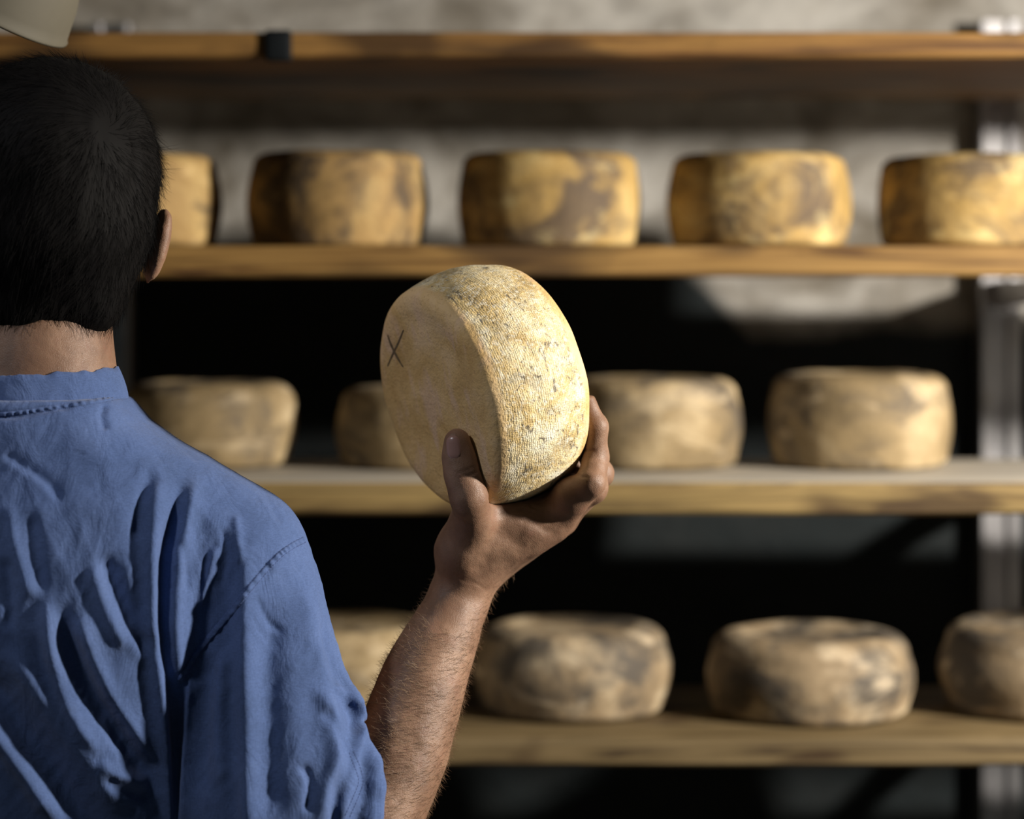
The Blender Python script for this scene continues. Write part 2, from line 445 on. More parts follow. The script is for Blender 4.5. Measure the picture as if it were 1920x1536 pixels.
shelf_cheese(1611, 343, 700, s, Yc, 10.6, BEIGE, 'streaky yellow and white cheese on the middle shelf beside the steel upright', G3, .022, .005, grey=.42, bloom=.75)
s = z4+.0003
shelf_cheese(650, 372, 1152, s, 2.775, 11.5, BEIGE, 'pale cheese on the lowest shelf between the sleeve and the forearm', G4, .024, .006, .004, grey=.35, bloom=.8)
shelf_cheese(1073, 374, 1157, s, 2.775, 12.4, GREYISH, 'grey-brown cheese on the lowest shelf, directly right of the forearm', G4, .026, .007, .005, grey=.55, bloom=.6)
shelf_cheese(1518, 388, 1170, s, 2.755, 13.8, GREYISH, 'greyish cheese with a bright patch at its right end, lowest shelf, nearest the edge', G4, .026, .006, .005, grey=.5, bloom=.7)
shelf_cheese(1955, 386, 1150, s, 2.775, 14.1, GREYISH, 'dark cheese cut off by the right picture edge on the lowest shelf', G4, .03, .008, .005, grey=.62, bloom=.5)

# ------------------------------------------------------------------ the held cheese
C0 = P(905, 725, 2.0)
NA = np.array([-.835, -.50, -.235]); NA /= np.linalg.norm(NA)          # towards its front face
EU = np.array([0, 0, 1.])-NA[2]*NA; EU /= np.linalg.norm(EU)
ER = np.cross(EU, NA); ER /= np.linalg.norm(ER)
HR = .0995; TH = .0475
half = [(0, .0375), (.02, .0375), (.04, .0378), (.06, .0388), (.070, .0398), (.078, .0405), (.084, .0400), (.0882, .0385), (.0912, .0355), (.0932, .031), (.0955, .024), (.0980, .014), (HR, 0)]
half = [(a*1.015, b*TH/.0405) for a, b in half]
front = spline(half, 40)
prof = [(r, h) for r, h in front]+[(r, -h) for r, h in front[::-1][1:]]
seg = 320; vs = []; fs = []; uv = []
acc = [0]
for a, b in zip(prof[:-1], prof[1:]): acc.append(acc[-1]+math.hypot(b[0]-a[0], b[1]-a[1]))
prf = [p for p in prof if True]
for i, (r, h) in enumerate(prf):
    rr = max(r, 1e-5)
    for j in range(seg):
        a = 2*math.pi*j/seg; c, s_ = math.cos(a), math.sin(a)
        k = 1+.010*mnoise.noise(Vector((c*1.2+4, s_*1.2, h*20)))+.004*mnoise.noise(Vector((c*5, s_*5, h*60+3)))
        hh = h+.0016*mnoise.noise(Vector((rr*c*28, rr*s_*28, 2+h*10)))*(1 if abs(h) > .03 else .3)
        vs.append(C0+ER*rr*k*c+EU*rr*k*s_+NA*hh)
for i in range(len(prf)-1):
    for j in range(seg):
        fs.append((i*seg+j, i*seg+(j+1) % seg, (i+1)*seg+(j+1) % seg, (i+1)*seg+j))
held_tree = bvh(vs, fs)
# object axes follow the wheel so its rind texture can use radius and height
Rm = np.array([ER, EU, NA])
loc = (np.array(vs)-C0)@Rm.T
hm = NT('held_cheese_rind', .6, .35)
sep = hm.n('ShaderNodeSeparateXYZ'); hm.l(hm.tc.outputs['Object'], sep.inputs[0])
rad = hm.math('SQRT', hm.math('ADD', hm.math('MULTIPLY', sep.outputs[0], sep.outputs[0]), hm.math('MULTIPLY', sep.outputs[1], sep.outputs[1])))
ang = hm.math('ARCTAN2', sep.outputs[1], sep.outputs[0])
rim = hm.n('ShaderNodeMapRange'); rim.inputs['From Min'].default_value = .0345; rim.inputs['From Max'].default_value = .0395
rim.inputs['To Min'].default_value = 1; rim.inputs['To Max'].default_value = 0
wob = hm.math('MULTIPLY', hm.math('SUBTRACT', hm.noise(hm.map(), 30, 4), .5), .012)
hm.l(hm.math('ADD', hm.math('ABSOLUTE', sep.outputs[2]), wob), rim.inputs[0]); rimf = rim.outputs[0]
v = hm.map()
facec = hm.ramp(hm.noise(v, 17, 5, .6, .5), [(.32, (.54, .34, .13)), (.5, (.68, .46, .20)), (.68, (.78, .56, .31))])
# rosy pale rub marks on the face
facec = hm.mix(hm.math('MULTIPLY', hm.ramp(hm.noise(hm.map(scale=(2.2, .8, 1), loc=(1.3, .4, 2)), 24, 4, .55, .3), [(.52, 0.0), (.66, 1.0)]), .55), facec, (.74, .52, .38))
facec = hm.mix(hm.math('MULTIPLY', hm.ramp(hm.noise(hm.map(loc=(5, 3, 1)), 420, 2, .6), [(.6, 0.0), (.72, 1.0)]), .5), facec, (.33, .19, .09))
rimc = hm.ramp(hm.noise(hm.map(loc=(2, 6, 1)), 26, 6, .66, .8), [(.30, (.40, .27, .10)), (.46, (.68, .50, .22)), (.58, (.82, .69, .42)), (.72, (.90, .85, .70))])
grey_ = hm.ramp(hm.noise(hm.map(loc=(8.2, 1, 3), scale=(1, 1, .8)), 33, 6, .7, 1.0), [(.50, 0.0), (.62, 1.0)])
rimc = hm.mix(hm.math('MULTIPLY', grey_, .55), rimc, (.30, .27, .19))
blk = hm.ramp(hm.noise(hm.map(loc=(1.1, 9, 5), scale=(1, 1, 2.2)), 62, 5, .7, 1.6), [(.565, 0.0), (.62, 1.0)])
rimc = hm.mix(hm.math('MULTIPLY', blk, .8), rimc, (.07, .06, .05))
# weave left by the cloth: rings along the height and threads along the angle
def sine(x, k): return hm.math('SINE', hm.math('MULTIPLY', x, k))
wv = hm.math('MULTIPLY', hm.math('SUBTRACT', hm.noise(hm.map(), 95, 4, .75), .5), 22.0)
ring = hm.math('SINE', hm.math('ADD', hm.math('MULTIPLY', sep.outputs[2], 3300), wv))
thr = hm.math('SINE', hm.math('ADD', hm.math('MULTIPLY', ang, 330), wv))
weave = hm.math('ADD', hm.math('MULTIPLY', ring, .6), hm.math('MULTIPLY', thr, .5))
wf = hm.math('MULTIPLY', hm.math('ADD', weave, 1.1), .45)
rimc = hm.mix(hm.math('MULTIPLY', hm.ramp(hm.noise(hm.map(loc=(3, 3, 3)), 40, 3), [(.42, 0.05), (.62, .5)]), 1.0), rimc, hm.ramp(wf, [(.1, .5), (.55, 1.0), (.9, 1.2)]), 'MULTIPLY')
crust = hm.ramp(hm.noise(hm.map(scale=(1, 1, 1)), 190, 4, .7, 1.2), [(.50, 0.0), (.62, 1.0)])
rimc = hm.mix(hm.math('MULTIPLY', crust, .55), rimc, (.90, .86, .72))
hm.color(hm.mix(rimf, facec, rimc))
hm.bump(hm.math('MULTIPLY', wf, rimf), .35, .0010)
hm.bump(hm.noise(v, 260, 4, .65), .7, .0016); hm.bump(hm.noise(v, 42, 4, .6), .4, .004)
held = mesh_obj('held_cheese_wheel', loc, fs, hm.m)
held.matrix_world = Matrix.Translation(tuple(C0)) @ Matrix(Rm.T.tolist()).to_4x4()
recalc(held)
tag(held, 'round straw-yellow cheese held up in the man\'s hand, X marked on its face', 'cheese')
# the X scratched on its face, laid on the surface
INK = simple_mat('dark_ink', (.17, .12, .07), .8, 0, .1, 500, .8)
def strip_on(tree, pts, wpx, name, mat, parent, lift=.0003, n=40, inv=None, vary=.4):
    c = spline(pts, n); vs, fs = [], []
    for i, (x, y) in enumerate(c):
        d = c[min(i+1, n-1)]-c[max(i-1, 0)]; d /= np.linalg.norm(d)+1e-9; nn = np.array([-d[1], d[0]])
        w = wpx*(1-vary*abs(2*i/(n-1)-1)**2)*(1+.3*mnoise.noise(Vector((i*.5, wpx, 0))))
        for s in (-1, 0, 1):
            h, nr = cast(tree, x+nn[0]*w*s/2, y+nn[1]*w*s/2)
            if h is None: h, nr = np.array(vs[-1]) if vs else P(x, y, 2), np.array([0, -1, 0])
            if nr@(CAM-h) < 0: nr = -nr
            vs.append(h+nr*(lift+(.00015 if s == 0 else 0)))
        if i: a = 3*i; fs += [(a-3, a-2, a+1, a), (a-2, a-1, a+2, a+1)]
    o = mesh_obj(name, vs, fs, mat)
    if parent is not None: o.parent = parent; o.matrix_parent_inverse = parent.matrix_world.inverted()
    return o
x1 = strip_on(held_tree, [(727, 628), (733, 645), (744, 668), (756, 688)], 3.6, 'x_stroke', INK, held)
x2 = strip_on(held_tree, [(757, 618), (748, 640), (738, 661), (727, 686)], 3.2, 'x_stroke', INK, held)
for xx in (x1, x2): xx['label'] = 'dark stroke of the X mark'

# ------------------------------------------------------------------ the man: right forearm and hand
def on_plane(px, py, off):
    """point on the wheel's face plane (offset along its axis) behind a pixel"""
    d = P(px, py, 1.0)-CAM
    t = (off-NA@(CAM-C0))/(NA@d)
    return CAM+d*t
fld = Field(P(560, 1700, 1.75)-.02*np.array([1, 0, 0]), (P(1170, 760, 2.0)[0]+.01, 2.13, P(0, 760, 2.0)[2]+.01), .0014, .02)
def C(px, py, Y, rp): return (P(px, py, Y), M(rp, Y))
arm = [C(866, 1108, 2.0, 47), C(849, 1150, 1.99, 53), C(829, 1195, 1.98, 61), C(806, 1245, 1.97, 70), C(786, 1300, 1.96, 76), C(768, 1355, 1.95, 80), C(750, 1410, 1.94, 83), C(728, 1465, 1.93, 85), C(702, 1520, 1.92, 86), C(672, 1580, 1.91, 84)]
fld.chain(arm, .012)
fld.chain([C(672, 1580, 1.91, 84), C(585, 1420, 1.92, 70)], .02)
# wrist and palm
fld.cap(P(868, 1112, 2.0), P(882, 1066, 2.0), M(46, 2), M(46, 2), .016)
fld.cap(P(858, 1085, 1.99), P(852, 1028, 1.985), M(33, 2), M(29, 2), .016)
imcp = P(1045, 966, 1.990); mm = P(1048, 970, 2.014); rm = P(1036, 978, 2.035); lm = P(1014, 990, 2.054)
fld.cap(P(905, 1042, 1.990), P(1030, 984, 1.990), .0215, .0168, .018)
fld.cap(P(900, 1060, 2.008), mm, .0185, .0155, .016)
fld.cap(P(895, 1070, 2.022), rm, .0175, .0145, .016)
fld.cap(P(885, 1076, 2.034), lm, .0170, .0135, .016)
fld.cap(P(880, 1005, 1.975), P(985, 985, 1.987), .0185, .0160, .018)
fld.cap(P(900, 962, 1.968), P(1010, 966, 1.988), .0120, .0130, .012)
fld.cap(P(985, 962, 2.004), P(1066, 922, 2.002), .0150, .0160, .012)
# thumb against the front face
o1 = TH-.0010
tip = on_plane(857, 829, o1+.0105); t2 = on_plane(860, 858, o1+.0118); ip = on_plane(868, 893, o1+.0130); t3 = on_plane(879, 932, o1+.0138)
tm = P(886, 975, 1.962); tc = P(862, 1035, 1.978)
fld.chain([(tip, .0107), (t2, .0122), (ip, .0130), (t3, .0138), (tm, .0165), (tc, .0185), (P(868, 1085, 1.99), .0185)], .008)
fld.ell((t2+ip)/2, (.0118, .010, .018), .004)
# index finger on the back edge of the wheel
def onb(px, py, r): return on_plane(px, py, -(TH-.0005)-r)
ip1 = P(1107, 906, 1.962); id1 = onb(1118, 856, .0082); it1 = onb(1109, 806, .0072)
fld.chain([(imcp, .0172), (P(1074, 928, 1.974), .0150), (ip1, .0115), ((ip1+id1)/2, .0100), (id1, .0094), (it1, .0078)], .005)
# middle, ring and little finger wrap the hidden back face
def finger(mcp, bp, r, mid, pip, dip, tp):
    fld.chain([(mcp, r*1.5), (mcp*.45+pip*.55+EU*.003, r*1.25), (pip, r*1.08), ((pip+dip)/2, r*.95), (dip, r*.95), (tp, r*.8)], .004)
def back(u, w, r):        # on the wheel's back face: u along ER, w along EU
    return C0+ER*u+EU*w-NA*(TH-.0005+r)
finger(mm, 0, .0108, 0, P(1112, 917, 1.984), back(.070, -.046, .0095), back(.062, -.020, .008))
finger(rm, 0, .0104, 0, back(.048, -.090, .018), back(.046, -.062, .0105), back(.041, -.036, .008))
finger(lm, 0, .0092, 0, back(.020, -.097, .016), back(.020, -.074, .010), back(.018, -.052, .0075))
# tendons, knuckle and wrist bone
# the flesh gives way to the wheel: nothing of the hand inside its surface
def wheel_gap(X, Y, Z):
    x, y, z = X-C0[0], Y-C0[1], Z-C0[2]
    h = np.abs(x*NA[0]+y*NA[1]+z*NA[2]); rr = np.sqrt(np.maximum(x*x+y*y+z*z-h*h, 0))
    pr_ = np.array(front); Hr = np.interp(rr, pr_[:, 0], pr_[:, 1], right=-.02)
    Rh = np.interp(h, pr_[::-1, 1], pr_[::-1, 0])
    d = np.where(h > TH, h-TH*.98, np.maximum((h-Hr)*.75, rr-Rh))
    return .0009-d
fld.cut(wheel_gap)
v, q = fld.mesh()
v = relax(v, q, 3, .5)
N = vnormals(v, q)
# creases and small relief, along the surface normal
def to_px(v): return np.stack([960+v[:, 0]/v[:, 1]*F, HY-(v[:, 2]-CZ)/v[:, 1]*F], 1)
px = to_px(v); disp = np.zeros(len(v)); facing = (N[:, 1] < .25)
def seg_dist(px, pts):
    pts = np.array(pts, float); best = np.full(len(px), 1e9); par = np.zeros(len(px)); side = np.zeros(len(px)); L = 0
    for a, b in zip(pts[:-1], pts[1:]):
        ab = b-a; l = np.linalg.norm(ab); t = np.clip(((px-a)@ab)/l**2, 0, 1)
        r = px-(a+t[:, None]*ab); d = np.linalg.norm(r, axis=1); m = d < best
        s = np.sign(r[:, 0]*ab[1]-r[:, 1]*ab[0])
        best[m] = d[m]; par[m] = (L+t*l)[m]; side[m] = s[m]; L += l
    return best, par/L, side
def crease(pts, depth, w):
    d, t, _ = seg_dist(px, pts)
    disp[:] -= facing*depth*np.exp(-(d/w)**2)*(.4+.6*np.sin(np.pi*np.clip(t, .02, .98)))
for pts, dp, w in [([(840, 882), (858, 888), (880, 880), (893, 872)], .0007, 2.2), ([(843, 890), (864, 896), (888, 888), (898, 880)], .0008, 2.4),
                   ([(846, 897), (866, 903), (893, 896)], .0005, 2), ([(1080, 888), (1090, 894), (1102, 895)], .0011, 3), ([(1092, 842), (1104, 846), (1116, 846)], .0010, 3),
                   ([(990, 942), (1000, 950), (1012, 955)], .0010, 3), ([(850, 1075), (870, 1090), (900, 1098)], .0003, 3), ([(866, 1082), (890, 1092), (912, 1108)], .0003, 2.5),
                   ([(905, 915), (915, 935), (935, 945)], .0004, 3), ([(985, 978), (1010, 985), (1035, 1000)], .0012, 9), ([(935, 1005), (965, 1015), (985, 1030)], .0014, 17), ([(880, 1062), (895, 1066), (905, 1058)], .0008, 13),
                   ([(930, 965), (980, 957), (1030, 975)], .0012, 7)]:
    crease(pts, dp, w)
for i in range(len(v)):
    p = v[i]; disp[i] += .0005*fbm(p, 90, 2)+.0007*fbm(p, 35, 2, 5)
v = v+N*disp[:, None]
for i in range(len(v)):
    if np.abs(v[i]-C0).max() < .125:
        h = held_tree.find_nearest(Vector(v[i]), .012)
        if h[0] is not None:
            hp_, nn_ = np.array(h[0]), np.array(h[1])
            if nn_@(hp_-C0) < 0: nn_ = -nn_
            g = (v[i]-hp_)@nn_
            if g < .0006: v[i] = v[i]+nn_*(.0006-g)
hand_v, hand_q = v, q
hand_tree = bvh(v, q)

# ------------------------------------------------------------------ head, neck, torso, legs (coarser)
YB = 1.93; SX = (52-960)/F*YB                  # spine position
YH = 1.95
f2 = Field((SX-.34, 1.70, -.0), (P(720, 0, 1.95)[0]+.02, 2.35, 1.78), .005, .03)
hc = P(98, 325, YH)
f2.ell(hc+[0, .005, 0], (.080, .098, .092), .01)                 # cranium
f2.ell(hc+[.002, .055, -.045], (.062, .058, .075), .02)         # face block
f2.ell(hc+[.003, .078, -.105], (.030, .026, .026), .02)         # chin
f2.cap(hc+[.003, .104, -.012], hc+[.003, .124, -.050], .008, .011, .008)   # nose
f2.cap(hc+[-.028, .100, .012], hc+[.034, .100, .012], .008, .008, .01)     # brow
f2.cap(hc+[-.016, .104, -.076], hc+[.022, .104, -.076], .006, .006, .005)  # lips
nb = P(62, 700, YB)
f2.cap(hc+[-.005, .0, -.06], nb+[0, .012, -.02], .056, .058, .02)
f2.cap(nb+[0, .012, -.02], nb+[0, .02, -.10], .058, .060, .03)
f2.ell((SX, YB+.02, 1.20), (.150, .085, .20), .03); f2.ell((SX, YB+.03, .98), (.135, .09, .14), .04)
f2.cap((SX-.13, YB+.01, 1.325), (SX+.13, YB+.01, 1.325), .045, .045, .04)
f2.chain([(P(440, 1040, 1.93), .045), (P(530, 1300, 1.93), .042), (P(640, 1560, 1.92), .036)], .03)
f2.chain([((SX-.17, YB+.01, 1.32), .045), ((SX-.21, YB-.0, 1.16), .042), ((SX-.23, YB+.01, 1.03), .036), ((SX-.22, YB+.06, .90), .03), ((SX-.21, YB+.10, .80), .024)], .03)
lh = np.array((SX-.21, YB+.12, .745))
f2.cap((SX-.21, YB+.10, .80), lh, .026, .030, .02)
for i in range(4):
    a = lh+[.0, -.030+.020*i, -.02]; f2.chain([(a, .010), (a+[.006, .006, -.04+.004*abs(i-1.5)], .009), (a+[.016, .01, -.068+.006*abs(i-1.5)], .008)], .004)
f2.chain([(lh+[.012, .03, .02], .013), (lh+[.026, .052, -.01], .011), (lh+[.03, .056, -.04], .009)], .006)
for sx in (-1, 1):
    f2.chain([((SX+sx*.085, YB+.03, .90), .078), ((SX+sx*.10, YB+.03, .50), .052), ((SX+sx*.105, YB+.01, .34), .052), ((SX+sx*.11, YB+.02, .09), .036)], .03)
    f2.cap((SX+sx*.11, YB, .045), (SX+sx*.125, YB+.15, .035), .036, .03, .02)
# right ear, seen just past the hair, and the left one
for ex, pc in ((1, P(295, 460, 1.965)), (-1, P(-102, 458, 1.965))):
    rot = np.array(Matrix.Rotation(math.radians(14*ex), 3, 'Y') @ Matrix.Rotation(math.radians(25*ex), 3, 'Z'))
    f2.ell(pc, (.0085, .019, .033), .006, rot.T)
v2, q2 = f2.mesh(); v2 = relax(v2, q2, 2, .5)
V = np.vstack([v2, hand_v]); Q = np.vstack([q2, hand_q+len(v2)])
base = (SX, YB, 0)
man = mesh_obj('person', V, Q, SKIN, loc=base)
tag(man, 'dark-haired person in a blue shirt, seen from behind, holding up a cheese wheel', 'person')
MI = Matrix.Translation(base).inverted()
def kid(name, v, q, mat, par=None, smooth=True):
    o = mesh_obj(name, v, q, mat, smooth=smooth); par = par or man
    o.parent = par; o.matrix_parent_inverse = MI if par is man else Matrix.Identity(4)
    return o
# eyes on the unseen face
for sx in (-.026, .032):
    bm = bmesh.new(); bmesh.ops.create_uvsphere(bm, u_segments=24, v_segments=16, radius=.0115)
    me = bpy.data.meshes.new('eye'); bm.to_mesh(me); bm.free()
    m = NT('eye_white', .2, .6); m.color((.7, .68, .64)); me.materials.append(m.m)
    e = bpy.data.objects.new('eye', me); COL.objects.link(e); e.location = tuple(hc+[sx, .098, -.010]); e.parent = man; e.matrix_parent_inverse = MI

# thumbnail: a curved plate lying on the thumb's tip
nv, nf = [], []
nc, nu = np.array([850.5, 838.0]), np.array([-.10, -1.0]); nu /= np.linalg.norm(nu); nw = np.array([-nu[1], nu[0]])
NI, NJ = 13, 9
for i in range(NI):
    for j in range(NJ):
        a = i/(NI-1)*2-1; b = j/(NJ-1)*2-1
        w = 14.5*(1-abs(a)**4*.40); l = 22.5*(1-.18*b*b if a > 0 else 1-.10*b*b)
        p = nc+nu*a*l+nw*b*w
        h, nr = cast(hand_tree, *p)
        if h is None: h, nr = nv[-1], np.array([0, -1., 0])
        nr = nr if nr@(CAM-h) > 0 else -nr
        edge = max(abs(a), abs(b))
        nv.append(h+nr*(.0007 if edge < .9 else -.0002))
for i in range(NI-1):
    for j in range(NJ-1): a = i*NJ+j; nf.append((a, a+1, a+NJ+1, a+NJ))
nl = kid('thumbnail', nv, nf, NAIL); nl['label'] = 'glossy pinkish thumbnail'

# ------------------------------------------------------------------ strands
def strands(roots, dirs, length, r, segs, curl, seed=0, grav=0.0):
    """tapered three-sided strands; dirs may bend with a callback"""
    rng = np.random.RandomState(seed); n = len(roots)
    pos = np.array(roots, float); d = np.array(dirs, float); L = length*(.6+.8*rng.rand(n))
    rows = [pos.copy()]; ds = [d.copy()]
    for s in range(segs):
        d = d+curl*rng.randn(n, 3); d[:, 2] -= grav; d /= np.linalg.norm(d, axis=1)[:, None]
        pos = pos+d*(L/segs)[:, None]; rows.append(pos.copy()); ds.append(d.copy())
    V = []; ref = np.tile([.3, .5, .81], (n, 1))
    for s in range(segs+1):
        a = np.cross(ds[s], ref); a /= np.linalg.norm(a, axis=1)[:, None]+1e-9; b = np.cross(ds[s], a)
        w = r*(1-s/segs)**.6+1e-5
        for k in range(3):
            t = 2*math.pi*k/3; V.append(rows[s]+w*(a*math.cos(t)+b*math.sin(t)))
    V = np.array(V)                       # (segs+1)*3, n, 3
    V = V.transpose(1, 0, 2).reshape(-1, 3)
    m = (segs+1)*3; tmpl = []
    for s in range(segs):
        for k in range(3):
            a = s*3+k; b = s*3+(k+1) % 3; tmpl.append((a, b, b+3, a+3))
    tmpl = np.array(tmpl)
    Qs = (tmpl[None]+(np.arange(n)*m)[:, None, None]).reshape(-1, 4)
    return V, Qs

# hair: a shaped cap under combed strands running out from the crown whorl
f3 = Field(hc-[.13, .14, .16], hc+[.13, .15, .13], .003, .02)
hair_c = P(98, 325, YH)
f3.ell(hc+[0, .003, .001], (.0855, .104, .0925), .01)
f3.ell(P(92, 430, YH-.012), (.082, .085, .062), .015)
f3.ell(P(90, 508, YH-.010), (.068, .066, .042), .015)
f3.cap(P(55, 560, YH-.024), P(150, 552, YH-.020), .043, .036, .012)
f3.cut(lambda X, Y, Z: np.where(Z < hc[2]+.035, (Y-(YH+.045))+(hc[2]+.035-Z)*.35, -1.0)+0*X)
hv, hq = f3.mesh(); hv = relax(hv, hq, 4, .5)
HN = vnormals(hv, hq)
whorl, _ = cast(bvh(hv, hq), 190, 240)
for i in range(len(hv)): hv[i] += HN[i]*.0016*fbm(hv[i]*np.array([1, 1, .35]), 70, 2)
cap = kid('hair', hv, hq, HAIR)
fq = hv[hq]; area = np.linalg.norm(np.cross(fq[:, 2]-fq[:, 0], fq[:, 3]-fq[:, 1]), axis=1)
cen = fq.mean(1); ok = (cen[:, 2] > P(0, 606, YH)[2])
pr = area*ok; pr /= pr.sum()
rng = np.random.RandomState(3); NS = 15000
idx = rng.choice(len(hq), NS, p=pr)
u = rng.rand(NS, 2)
rp = (fq[idx, 0]*(1-u[:, :1])+fq[idx, 1]*u[:, :1])*(1-u[:, 1:])+(fq[idx, 3]*(1-u[:, :1])+fq[idx, 2]*u[:, :1])*u[:, 1:]
fnn = np.cross(fq[idx, 2]-fq[idx, 0], fq[idx, 3]-fq[idx, 1]); fnn /= np.linalg.norm(fnn, axis=1)[:, None]+1e-12
sg = np.sign(((rp-hc)*fnn).sum(1)); fnn *= sg[:, None]
fl = rp-whorl; far = np.linalg.norm(fl, axis=1)[:, None]
fl = fl-(fl*fnn).sum(1)[:, None]*fnn; fl /= np.linalg.norm(fl, axis=1)[:, None]+1e-9
sw = np.cross(fnn, fl); fl = fl+sw*(.9*np.exp(-far/.035))+np.array([0, 0, -.8])*np.clip(far/.08, 0, 1.2)
fl = fl-(fl*fnn).sum(1)[:, None]*fnn; fl /= np.linalg.norm(fl, axis=1)[:, None]+1e-9
dr = fl+fnn*.16+.10*rng.randn(NS, 3); dr /= np.linalg.norm(dr, axis=1)[:, None]
sv_, sq_ = strands(rp-fnn*.001, dr, .020, .00016, 4, .05, 4)
st = kid('hair_strands', sv_, sq_, HAIR, cap); tag(st, 'short dark strands combed out from the crown', kind='stuff')

# nape skin hairs are left out; forearm hairs
fa = hand_v[hand_q]; cen = fa.mean(1); pxc = to_px(cen)
an = np.cross(fa[:, 2]-fa[:, 0], fa[:, 3]-fa[:, 1]); ar = np.linalg.norm(an, axis=1)
w = ar*(pxc[:, 1] > 1075)*np.clip((pxc[:, 1]-1060)/140, .12, 1); w /= w.sum()
NS = 9000; idx = rng.choice(len(fa), NS, p=w)
nn = an[idx]/ar[idx][:, None]; axp = np.array([P(x, y, 1.95) for x, y in ((866, 1108), (700, 1530))])
# outward test
near = cen[idx]; t = np.clip((axp[0][2]-near[:, 2])/(axp[0][2]-axp[1][2]), 0, 1)[:, None]
axis_pt = axp[0]*(1-t)+axp[1]*t; sgn = np.sign(((near-axis_pt)*nn).sum(1)); nn *= sgn[:, None]
adir = (axp[0]-axp[1]); adir /= np.linalg.norm(adir)
side = np.cross(nn, adir)
dd = adir*-.15+side*.75+nn*.42+.22*rng.randn(NS, 3); dd /= np.linalg.norm(dd, axis=1)[:, None]
av, aq = strands(near, dd, .0070, .00010, 3, .14, 9)
ah = kid('arm_hair', av, aq, ARMHAIR); tag(ah, 'fine brown hairs on the forearm', kind='stuff')

# ------------------------------------------------------------------ shirt
YS = 1.93
f4 = Field((SX-.36, 1.74, .84), (P(740, 0, 1.95)[0]+.03, 2.13, P(0, 690, 1.9)[2]+.02), .0035, .03)
# torso
def tor(py, hw, dep, yc, cx=52): return (np.array([(cx-960)/F*YS, yc, P(0, py, YS)[2]]), hw, dep)
secs = [tor(745, .074, .076, 1.940, 61), tor(790, .092, .084, 1.94, 58), tor(860, .135, .085, 1.935), tor(930, .160, .098, 1.935), tor(1020, .172, .106, 1.935), tor(1150, .172, .110, 1.935), tor(1300, .166, .108, 1.94),
        tor(1500, .160, .105, 1.945), tor(1800, .160, .105, 1.95), tor(2160, .172, .115, 1.95)]
zz = np.array([s[0][2] for s in secs])[::-1]; cxx = np.array([s[0][0] for s in secs])[::-1]; cyy = np.array([s[0][1] for s in secs])[::-1]
hww = np.array([s[1] for s in secs])[::-1]; dpp = np.array([s[2] for s in secs])[::-1]
def torso(X, Y, Z):
    z = Z.ravel(); cx = np.interp(z, zz, cxx).reshape(Z.shape); cy = np.interp(z, zz, cyy).reshape(Z.shape)
    a = np.interp(z, zz, hww).reshape(Z.shape); b = np.interp(z, zz, dpp).reshape(Z.shape)
    x = np.abs((X-cx)/a); y = np.abs((Y-cy)/b)
    qv = (x**2.4+y**2.4)**(1/2.4)
    d = (qv-1)*np.minimum(a, b)*.95
    return np.maximum(np.maximum(d, Z-zz[-1]), zz[0]-Z)
f4.put((SX-.2, 1.8, .84), (SX+.2, 2.1, 1.48), torso, .03)
# yoke and shoulders
def mir(p): return np.array([2*SX-p[0], p[1], p[2]])
yo = [C(130, 872, 1.935, 98), C(242, 912, 1.935, 92), C(335, 955, 1.93, 92), C(413, 1002, 1.93, 97), C(450, 1036, 1.93, 112)]
f4.chain(yo, .02, .85); f4.chain([(mir(p), r) for p, r in yo], .02, .85)
sl = [C(453, 1034, 1.93, 112), C(468, 1130, 1.925, 128), C(480, 1230, 1.92, 142), C(494, 1310, 1.92, 158), C(516, 1400, 1.92, 176), C(532, 1470, 1.92, 194), C(534, 1560, 1.92, 190), C(536, 1640, 1.92, 176)]
fs4 = Field(f4.lo, f4.lo+f4.vox, f4.vox, .03); fs4.n = f4.n; fs4.d = np.full(f4.n, .03, np.float32)
fs4.chain(sl, .02, 1.0)
sleeve_d = fs4.d.copy()
# hem plane: opening faces right and away from the camera
hp = P(724, 1455, 1.86); hn = np.array([.86, .50, .10]); hn /= np.linalg.norm(hn)
ax = [f4.lo[i]+f4.vox*np.arange(f4.n[i], dtype=np.float32) for i in range(3)]
GX, GY, GZ = np.meshgrid(*ax, indexing='ij', sparse=True)
pl = (GX-hp[0])*hn[0]+(GY-hp[1])*hn[1]+(GZ-hp[2])*hn[2]
f4.d = Field.smin(f4.d, sleeve_d, .014)
f4.chain([(mir(p)+[0, .02, 0], r*.93) for p, r in sl[:6]], .02)
hollow = np.maximum(sleeve_d+.0055, -(pl+.075))
f4.d = np.maximum(f4.d, pl)                          # cut at hem
f4.d = np.maximum(f4.d, -hollow)
f4.far = .03
f4.chain([(P(634, 1275, 1.90), .0070), (P(655, 1312, 1.895), .0085), (P(668, 1345, 1.895), .0065)], .005)
f4.chain([(P(680, 1388, 1.885), .0060), (P(697, 1430, 1.875), .0080), (P(703, 1475, 1.870), .0085), (P(697, 1530, 1.865), .0085), (P(685, 1600, 1.86), .008)], .005)
f4.d = np.maximum(f4.d, (zz[0]+.02)-GZ)
v, q = f4.mesh(); v = relax(v, q, 2, .5); v, q = subdiv(v, q); v = relax(v, q, 2, .5)
N = vnormals(v, q); px = to_px(v)
backf = np.clip(-N[:, 1]*1.6+.15, 0, 1)
disp = np.zeros(len(v))
def fold(pts, amp, w, step=0.0, fade=.18):
    """ridge (amp > 0) or valley along a line on the back; step lifts one side of it"""
    pts = spline(pts, 24)
    d, t, s = seg_dist(px, pts)
    env = np.clip(t/fade, 0, 1)*np.clip((1-t)/fade, 0, 1); env = env*env*(3-2*env)
    prof_ = np.exp(-(d/w)**2)*amp
    if step: prof_ = prof_+step*s*(d/w)*np.exp(-(d/(1.5*w))**2)
    disp[:] += backf*env*prof_
